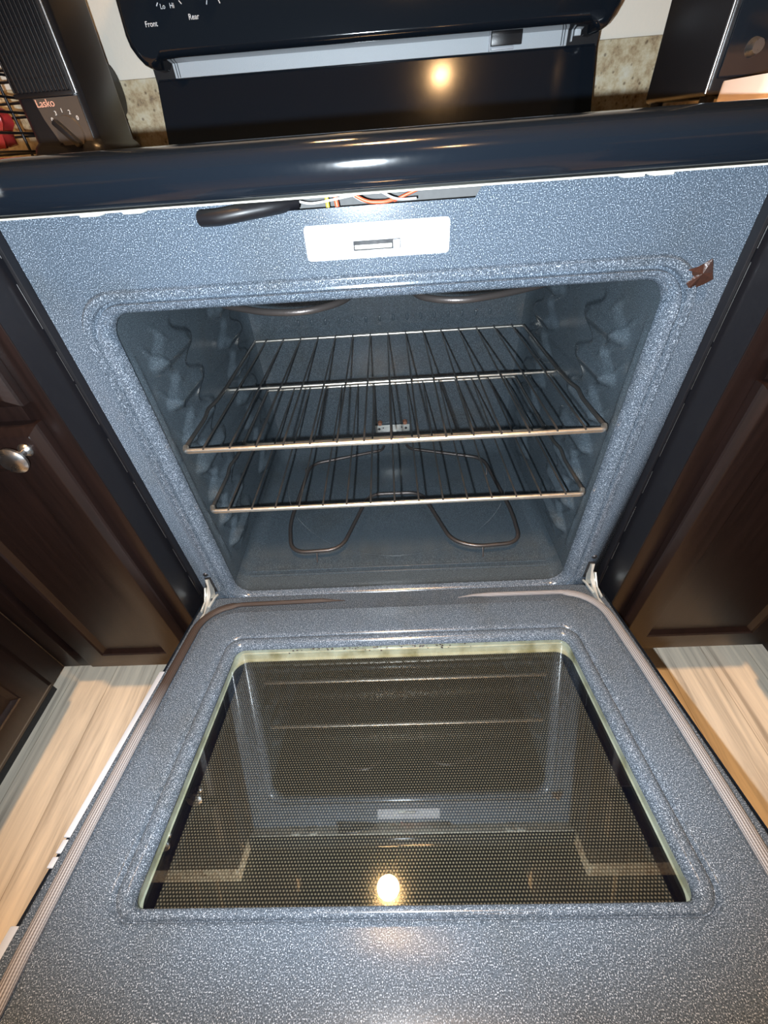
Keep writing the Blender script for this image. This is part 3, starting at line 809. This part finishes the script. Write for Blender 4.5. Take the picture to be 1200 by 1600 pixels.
def face_cabinet(label, s, x0, x1, dx0, dx1, name='base_cabinet', kz=.652, kx=None):
    c = empty(name, ((x0+x1)/2, .25, 0)); ox = (x0+x1)/2
    def lx(a): return a-ox
    def B(nm, a, b, y0, y1, z0, z1, m=M['espresso'], bev=.001, p=c): return bx(nm, lx(min(a, b)), lx(max(a, b)), y0-.25, y1-.25, z0, z1, m, p, bev)
    B('side_board', x0, x0+.0155, -.036, .61, .10, .874); B('side_board', x1-.0155, x1, -.036, .61, .10, .874)
    a0, a1 = (x0-.0012, x0-.0002) if s > 0 else (x1+.0002, x1+.0012)
    B('shade_skin', a0, a1, -.0545, .60, .02, .872, M['black_satin'])  # black sheet stands in for the shadow in the gap beside the range
    B('rear_board', x0+.016, x1-.016, .600, .61, .10, .874); B('bottom_board', x0+.016, x1-.016, -.036, .60, .10, .116)
    # face frame as one mesh
    bm = bmesh.new()
    for a, b, z0, z1 in ((x0, x0+.038, .10, .874), (x1-.038, x1, .10, .874), (x0+.038, x1-.038, .10, .145), (x0+.038, x1-.038, .675, .715), (x0+.038, x1-.038, .845, .874)):
        box(bm, lx(a), lx(b), -.055-.25, -.036-.25, z0, z1, .0008)
    link('face_frame', bm, M['espresso'], c)
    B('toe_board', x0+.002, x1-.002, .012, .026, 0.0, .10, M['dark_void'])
    d = raised_door('cabinet_door', lx(dx0), lx(dx1), .118, .681, -.0745-.25, c)
    f = raised_door('drawer_front', lx(dx0), lx(dx1), .704, .856, -.0745-.25, c, panel=False)
    if kx is not None:
        knob(d, lx(kx), -.0745-.25, kz); knob(f, lx((dx0+dx1)/2), -.0745-.25, .78)
    return c
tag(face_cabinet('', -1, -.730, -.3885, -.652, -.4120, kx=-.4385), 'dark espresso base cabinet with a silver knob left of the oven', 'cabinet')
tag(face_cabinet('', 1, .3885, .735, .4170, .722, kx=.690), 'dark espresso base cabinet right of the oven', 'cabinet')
# the runs that come forward at either side
def side_run(s, x, label, y0=-1.25, y1=-.0560):
    c = empty('base_cabinet', (s*(x+.29), (y0+y1)/2, 0)); oy = (y0+y1)/2; ox = s*(x+.29)
    def B(nm, a, b, ya, yb, z0, z1, m=M['espresso'], bev=.001): return bx(nm, min(s*a, s*b)-ox, max(s*a, s*b)-ox, ya-oy, yb-oy, z0, z1, m, c, bev)
    B('carcass', x+.02, x+.58, y0, y1, .10, .874); B('toe_board', x+.075, x+.09, y0, y1, 0, .10, M['dark_void'])
    B('face_frame', x, x+.019, y0, y1, .10, .874)
    yy = y1-.045
    for k in range(3):
        d = raised_door('cabinet_door', -.185, .185, .118, .681, 0, c)
        f = raised_door('drawer_front', -.185, .185, .704, .856, 0, c, panel=False)
        for q in (d, f):
            q.rotation_euler = (0, 0, s*PI/2 if s < 0 else PI/2)
            q.rotation_euler = (0, 0, PI/2 if s < 0 else -PI/2)
            q.location = (s*(x-.0195)-ox, yy-.185-oy, 0)
        yy -= .385
    return c
tag(side_run(-1, .7302, ''), 'dark espresso cabinet run coming forward at the left edge', 'cabinet')
tag(side_run(1, .7352, ''), 'dark espresso cabinet run coming forward at the right edge', 'cabinet')
# counters (L-shaped slabs) and splashes
for s, nm in ((-1, 'left'), (1, 'right')):
    bm = bmesh.new()
    pts = [(s*.386, .6195), (s*.386, -.085), (s*.700, -.085), (s*.700, -1.26), (s*1.33, -1.26), (s*1.33, .6195)]
    loft(bm, [[(x, y, .8755) for x, y in pts], [(x, y, .9135) for x, y in pts]], cap0=True, cap1=True)
    tag(link('countertop', bm, M['granite'], smooth=False), 'beige speckled granite countertop on the %s of the range' % nm, 'countertop')
    bm = bmesh.new(); box(bm, *(sorted((s*.3855, s*1.33))), .6000, .6195, .9140, 1.0150, .0015)
    tag(link('backsplash', bm, M['granite']), 'low granite backsplash against the wall %s' % ('between fan and range' if s < 0 else 'right of the range'), 'backsplash')

# ================================================================ tower fan on the left counter
fan = empty('tower_fan', (-.500, .470, .9140)); tag(fan, 'black tower fan with a round speed knob on the left counter', 'fan')
def fl_(y): return y-.470
bm = bmesh.new()
sh = rrect(-.052, .052, -.070, .070, .014, 5)
def FL(k, z): return [(x*k, y*k, z) for x, y in sh]
loft(bm, [FL(1.12, 0), FL(1.14, .006), FL(1.10, .014), FL(1.0, .020), FL(1.0, .40), FL(.96, .42), FL(.85, .43)], cap0=True, cap1=True)
link('fan_body', bm, M['black_plastic'], fan, auto=45)
bm = bmesh.new()
for k in range(14): box(bm, -.047+k*.0064, -.047+k*.0064+.0028, -.0735, -.0700, .076, .39, .0008)
box(bm, -.049, .042, -.0725, -.0705, .392, .398, .0008); box(bm, -.049, .042, -.0725, -.0705, .070, .0755, .0008)
for k in range(12): box(bm, -.048, .041, -.0728, -.0712, .09+k*.025, .0912+k*.025, 0)
link('fan_grille', bm, M['black_satin'], fan)
rod('chrome_or_glint_strip', [(.0465, -.0690, .072), (.0465, -.0690, .40)], .0030, M['steel'], fan, 10)  # steel rod stands in for the highlight along the body's front corner
bm = bmesh.new()
q = [(-.022, .0690), (.047, .0690), (.046, .008), (-.004, .008), (-.018, .045)]
loft(bm, [[(x, -.0698, z) for x, z in q], [(x, -.0722, z) for x, z in q]], cap0=True, cap1=True)
pn = link('control_panel', bm, M['fan_panel'], fan)
text('maker_name', 'Lasko', .0125, M['copper_ink'], pn, (-.0060, -.0726, .0632), (PI/2, 0, 0))
for i, ch in enumerate(('0', '3', '1', '2', '0')):
    a = math.radians(140-i*25)
    text('speed_mark', ch, .0072, M['ink'], pn, (.0150+.0262*math.cos(a), -.0726, .0280+.0262*math.sin(a)), (PI/2, 0, 0))
bm = bmesh.new(); cyl(bm, (.0150, -.0722, .0280), (0, -1, 0), .0215, .004, 40, .0205); dl = link('speed_dial', bm, M['fan_panel'], fan)
bm = bmesh.new(); box(bm, -.0045, .0045, -.0900, -.0760, -.0200, .0200, .003)
bmesh.ops.rotate(bm, verts=bm.verts, matrix=Matrix.Rotation(math.radians(42), 3, 'Y').inverted(), cent=(0, 0, 0))
bmesh.ops.translate(bm, verts=bm.verts, vec=(.0150, 0, .0280)); link('speed_knob', bm, M['black_plastic'], dl)
bm = bmesh.new(); cyl(bm, (.022, .095, .086), (1, 0, 0), .034, .012, 36, .033); cyl(bm, (.0338, .095, .086), (1, 0, 0), .012, .003, 24, .011)
box(bm, .012, .030, .068, .09, .06, .11, .002); link('cord_winder', bm, M['black_satin'], fan)

# ================================================================ dish rack and red bag left of the fan
dk = empty('wire_rack', (-.72, .44, .9140)); tag(dk, 'black wire countertop rack at the left picture edge beside the fan', 'rack')
for z in (.012, .035, .060, .078, .104, .118):
    rod('wire', round_path([(-.12, -.08, z), (.13, -.08, z), (.13, .10, z), (-.12, .10, z), (-.12, -.07, z)], .015), .0018, M['black_satin'], dk, 8)
for x, y in ((-.11, -.08), (.06, -.08), (.13, .0), (.125, .10), (-.12, .10)): rod('upright', [(x, y, 0), (x, y, .1195)], .0022, M['black_satin'], dk, 8)
o = rod('white_upright', [(-.005, -.095, .0), (-.005, -.095, .045)], .0022, M['white_wire'], dk, 8)
bm = bmesh.new()
bmesh.ops.create_uvsphere(bm, u_segments=24, v_segments=14, radius=1)
for v in bm.verts:
    k = 1+.12*math.sin(7*v.co.x+3*v.co.z)+.10*math.sin(9*v.co.y+5*v.co.x)
    v.co = Vector((v.co.x*.052*k, v.co.y*.048*k, max(-.030, v.co.z*.034*k)))
o = link('red_bag', bm, M['red']); o.location = (-.666, .448, .9620); tag(o, 'crumpled glossy red bag inside the wire rack by the fan', 'bag')

# ================================================================ right counter
to = empty('toaster_oven', (.527, .285, .9140)); tag(to, 'black countertop appliance with a chrome corner strip on the right counter', 'appliance')
bx('appliance_body', -.128, .14, -.080, .075, .008, .20, M['black_plastic'], to, .006, 3)
rod('chrome_or_glint_strip', [(-.1285, -.0815, .010), (-.1285, -.0815, .19)], .0018, M['steel'], to, 8)
bx('front_door', -.122, .135, -.0855, -.0802, .022, .19, M['black'], to, .002)
bm = bmesh.new(); cyl(bm, (-.094, -.0855, .045), (0, -1, 0), .0085, .010, 20, .006); link('control_knob', bm, M['steel'], to)
for x in (-.115, .125):
    for y in (-.065, .06):
        bm = bmesh.new(); cyl(bm, (x, y, 0), (0, 0, 1), .008, .009, 16); link('foot', bm, M['black_satin'], to)
bm = bmesh.new(); sh = rrect(.396, .66, .085, .185, .02, 6)
loft(bm, [[(x, y, .9142) for x, y in sh], [(x, y, .9300) for x, y in sh], [(x*.995+.002, y*.99+.001, .9325) for x, y in sh]], cap0=True, cap1=True)
tag(link('cutting_board', bm, M['board']), 'pale pink rounded board in front of the black appliance', 'cutting board')

# ================================================================ above the range, seen only as reflections
hd = empty('range_hood', (0, .40, 1.40)); tag(hd, 'black range hood above the cooktop with a warm lamp', 'range hood')
bm = bmesh.new(); a = [(-.38, -.26), (.38, -.26), (.38, .2195), (-.38, .2195)]
loft(bm, [[(x, y, .05) for x, y in a], [(x, y, .12) for x, y in a], [(x, y if y > 0 else y+.10, .20) for x, y in a]], cap0=True, cap1=True)
link('hood_body', bm, M['black'], hd, smooth=False)
bm = bmesh.new(); cyl(bm, (-.083, -.180, .051), (0, 0, -1), .036, .006, 32); link('hood_lamp', bm, M['lamp_hood'], hd)
for s, nm in ((-1, 'left'), (1, 'right')):
    u = empty('upper_cabinet', (s*.78, .46, 1.42)); tag(u, 'dark espresso wall cabinet to the %s of the hood' % nm, 'cabinet')
    bx('cabinet_box', -.39, .39, -.14, .159, .0, .76, M['espresso'], u)
    for k in (-1, 1): raised_door('cabinet_door', k*.19-.183, k*.19+.183, .03, .74, -.160, u)

# ================================================================ ceiling lamps
def ceiling_lamp(x, y, label, r=.09):
    c = empty('ceiling_light', (x, y, 2.4395)); tag(c, label, 'ceiling light', 'warm ceiling lights')
    bm = bmesh.new(); cyl(bm, (0, 0, 0), (0, 0, -1), r+.02, .012, 40, r+.01); link('trim_ring', bm, M['ceiling'], c)
    bm = bmesh.new(); cyl(bm, (0, 0, -.0121), (0, 0, -1), r, .012, 40, r*.9); link('diffuser', bm, M['lamp_warm'], c)
ceiling_lamp(.02, -.42, 'round warm ceiling light right above the open oven door')
ceiling_lamp(.55, -3.4, 'round warm ceiling light far behind, mirrored in the backguard', .055)
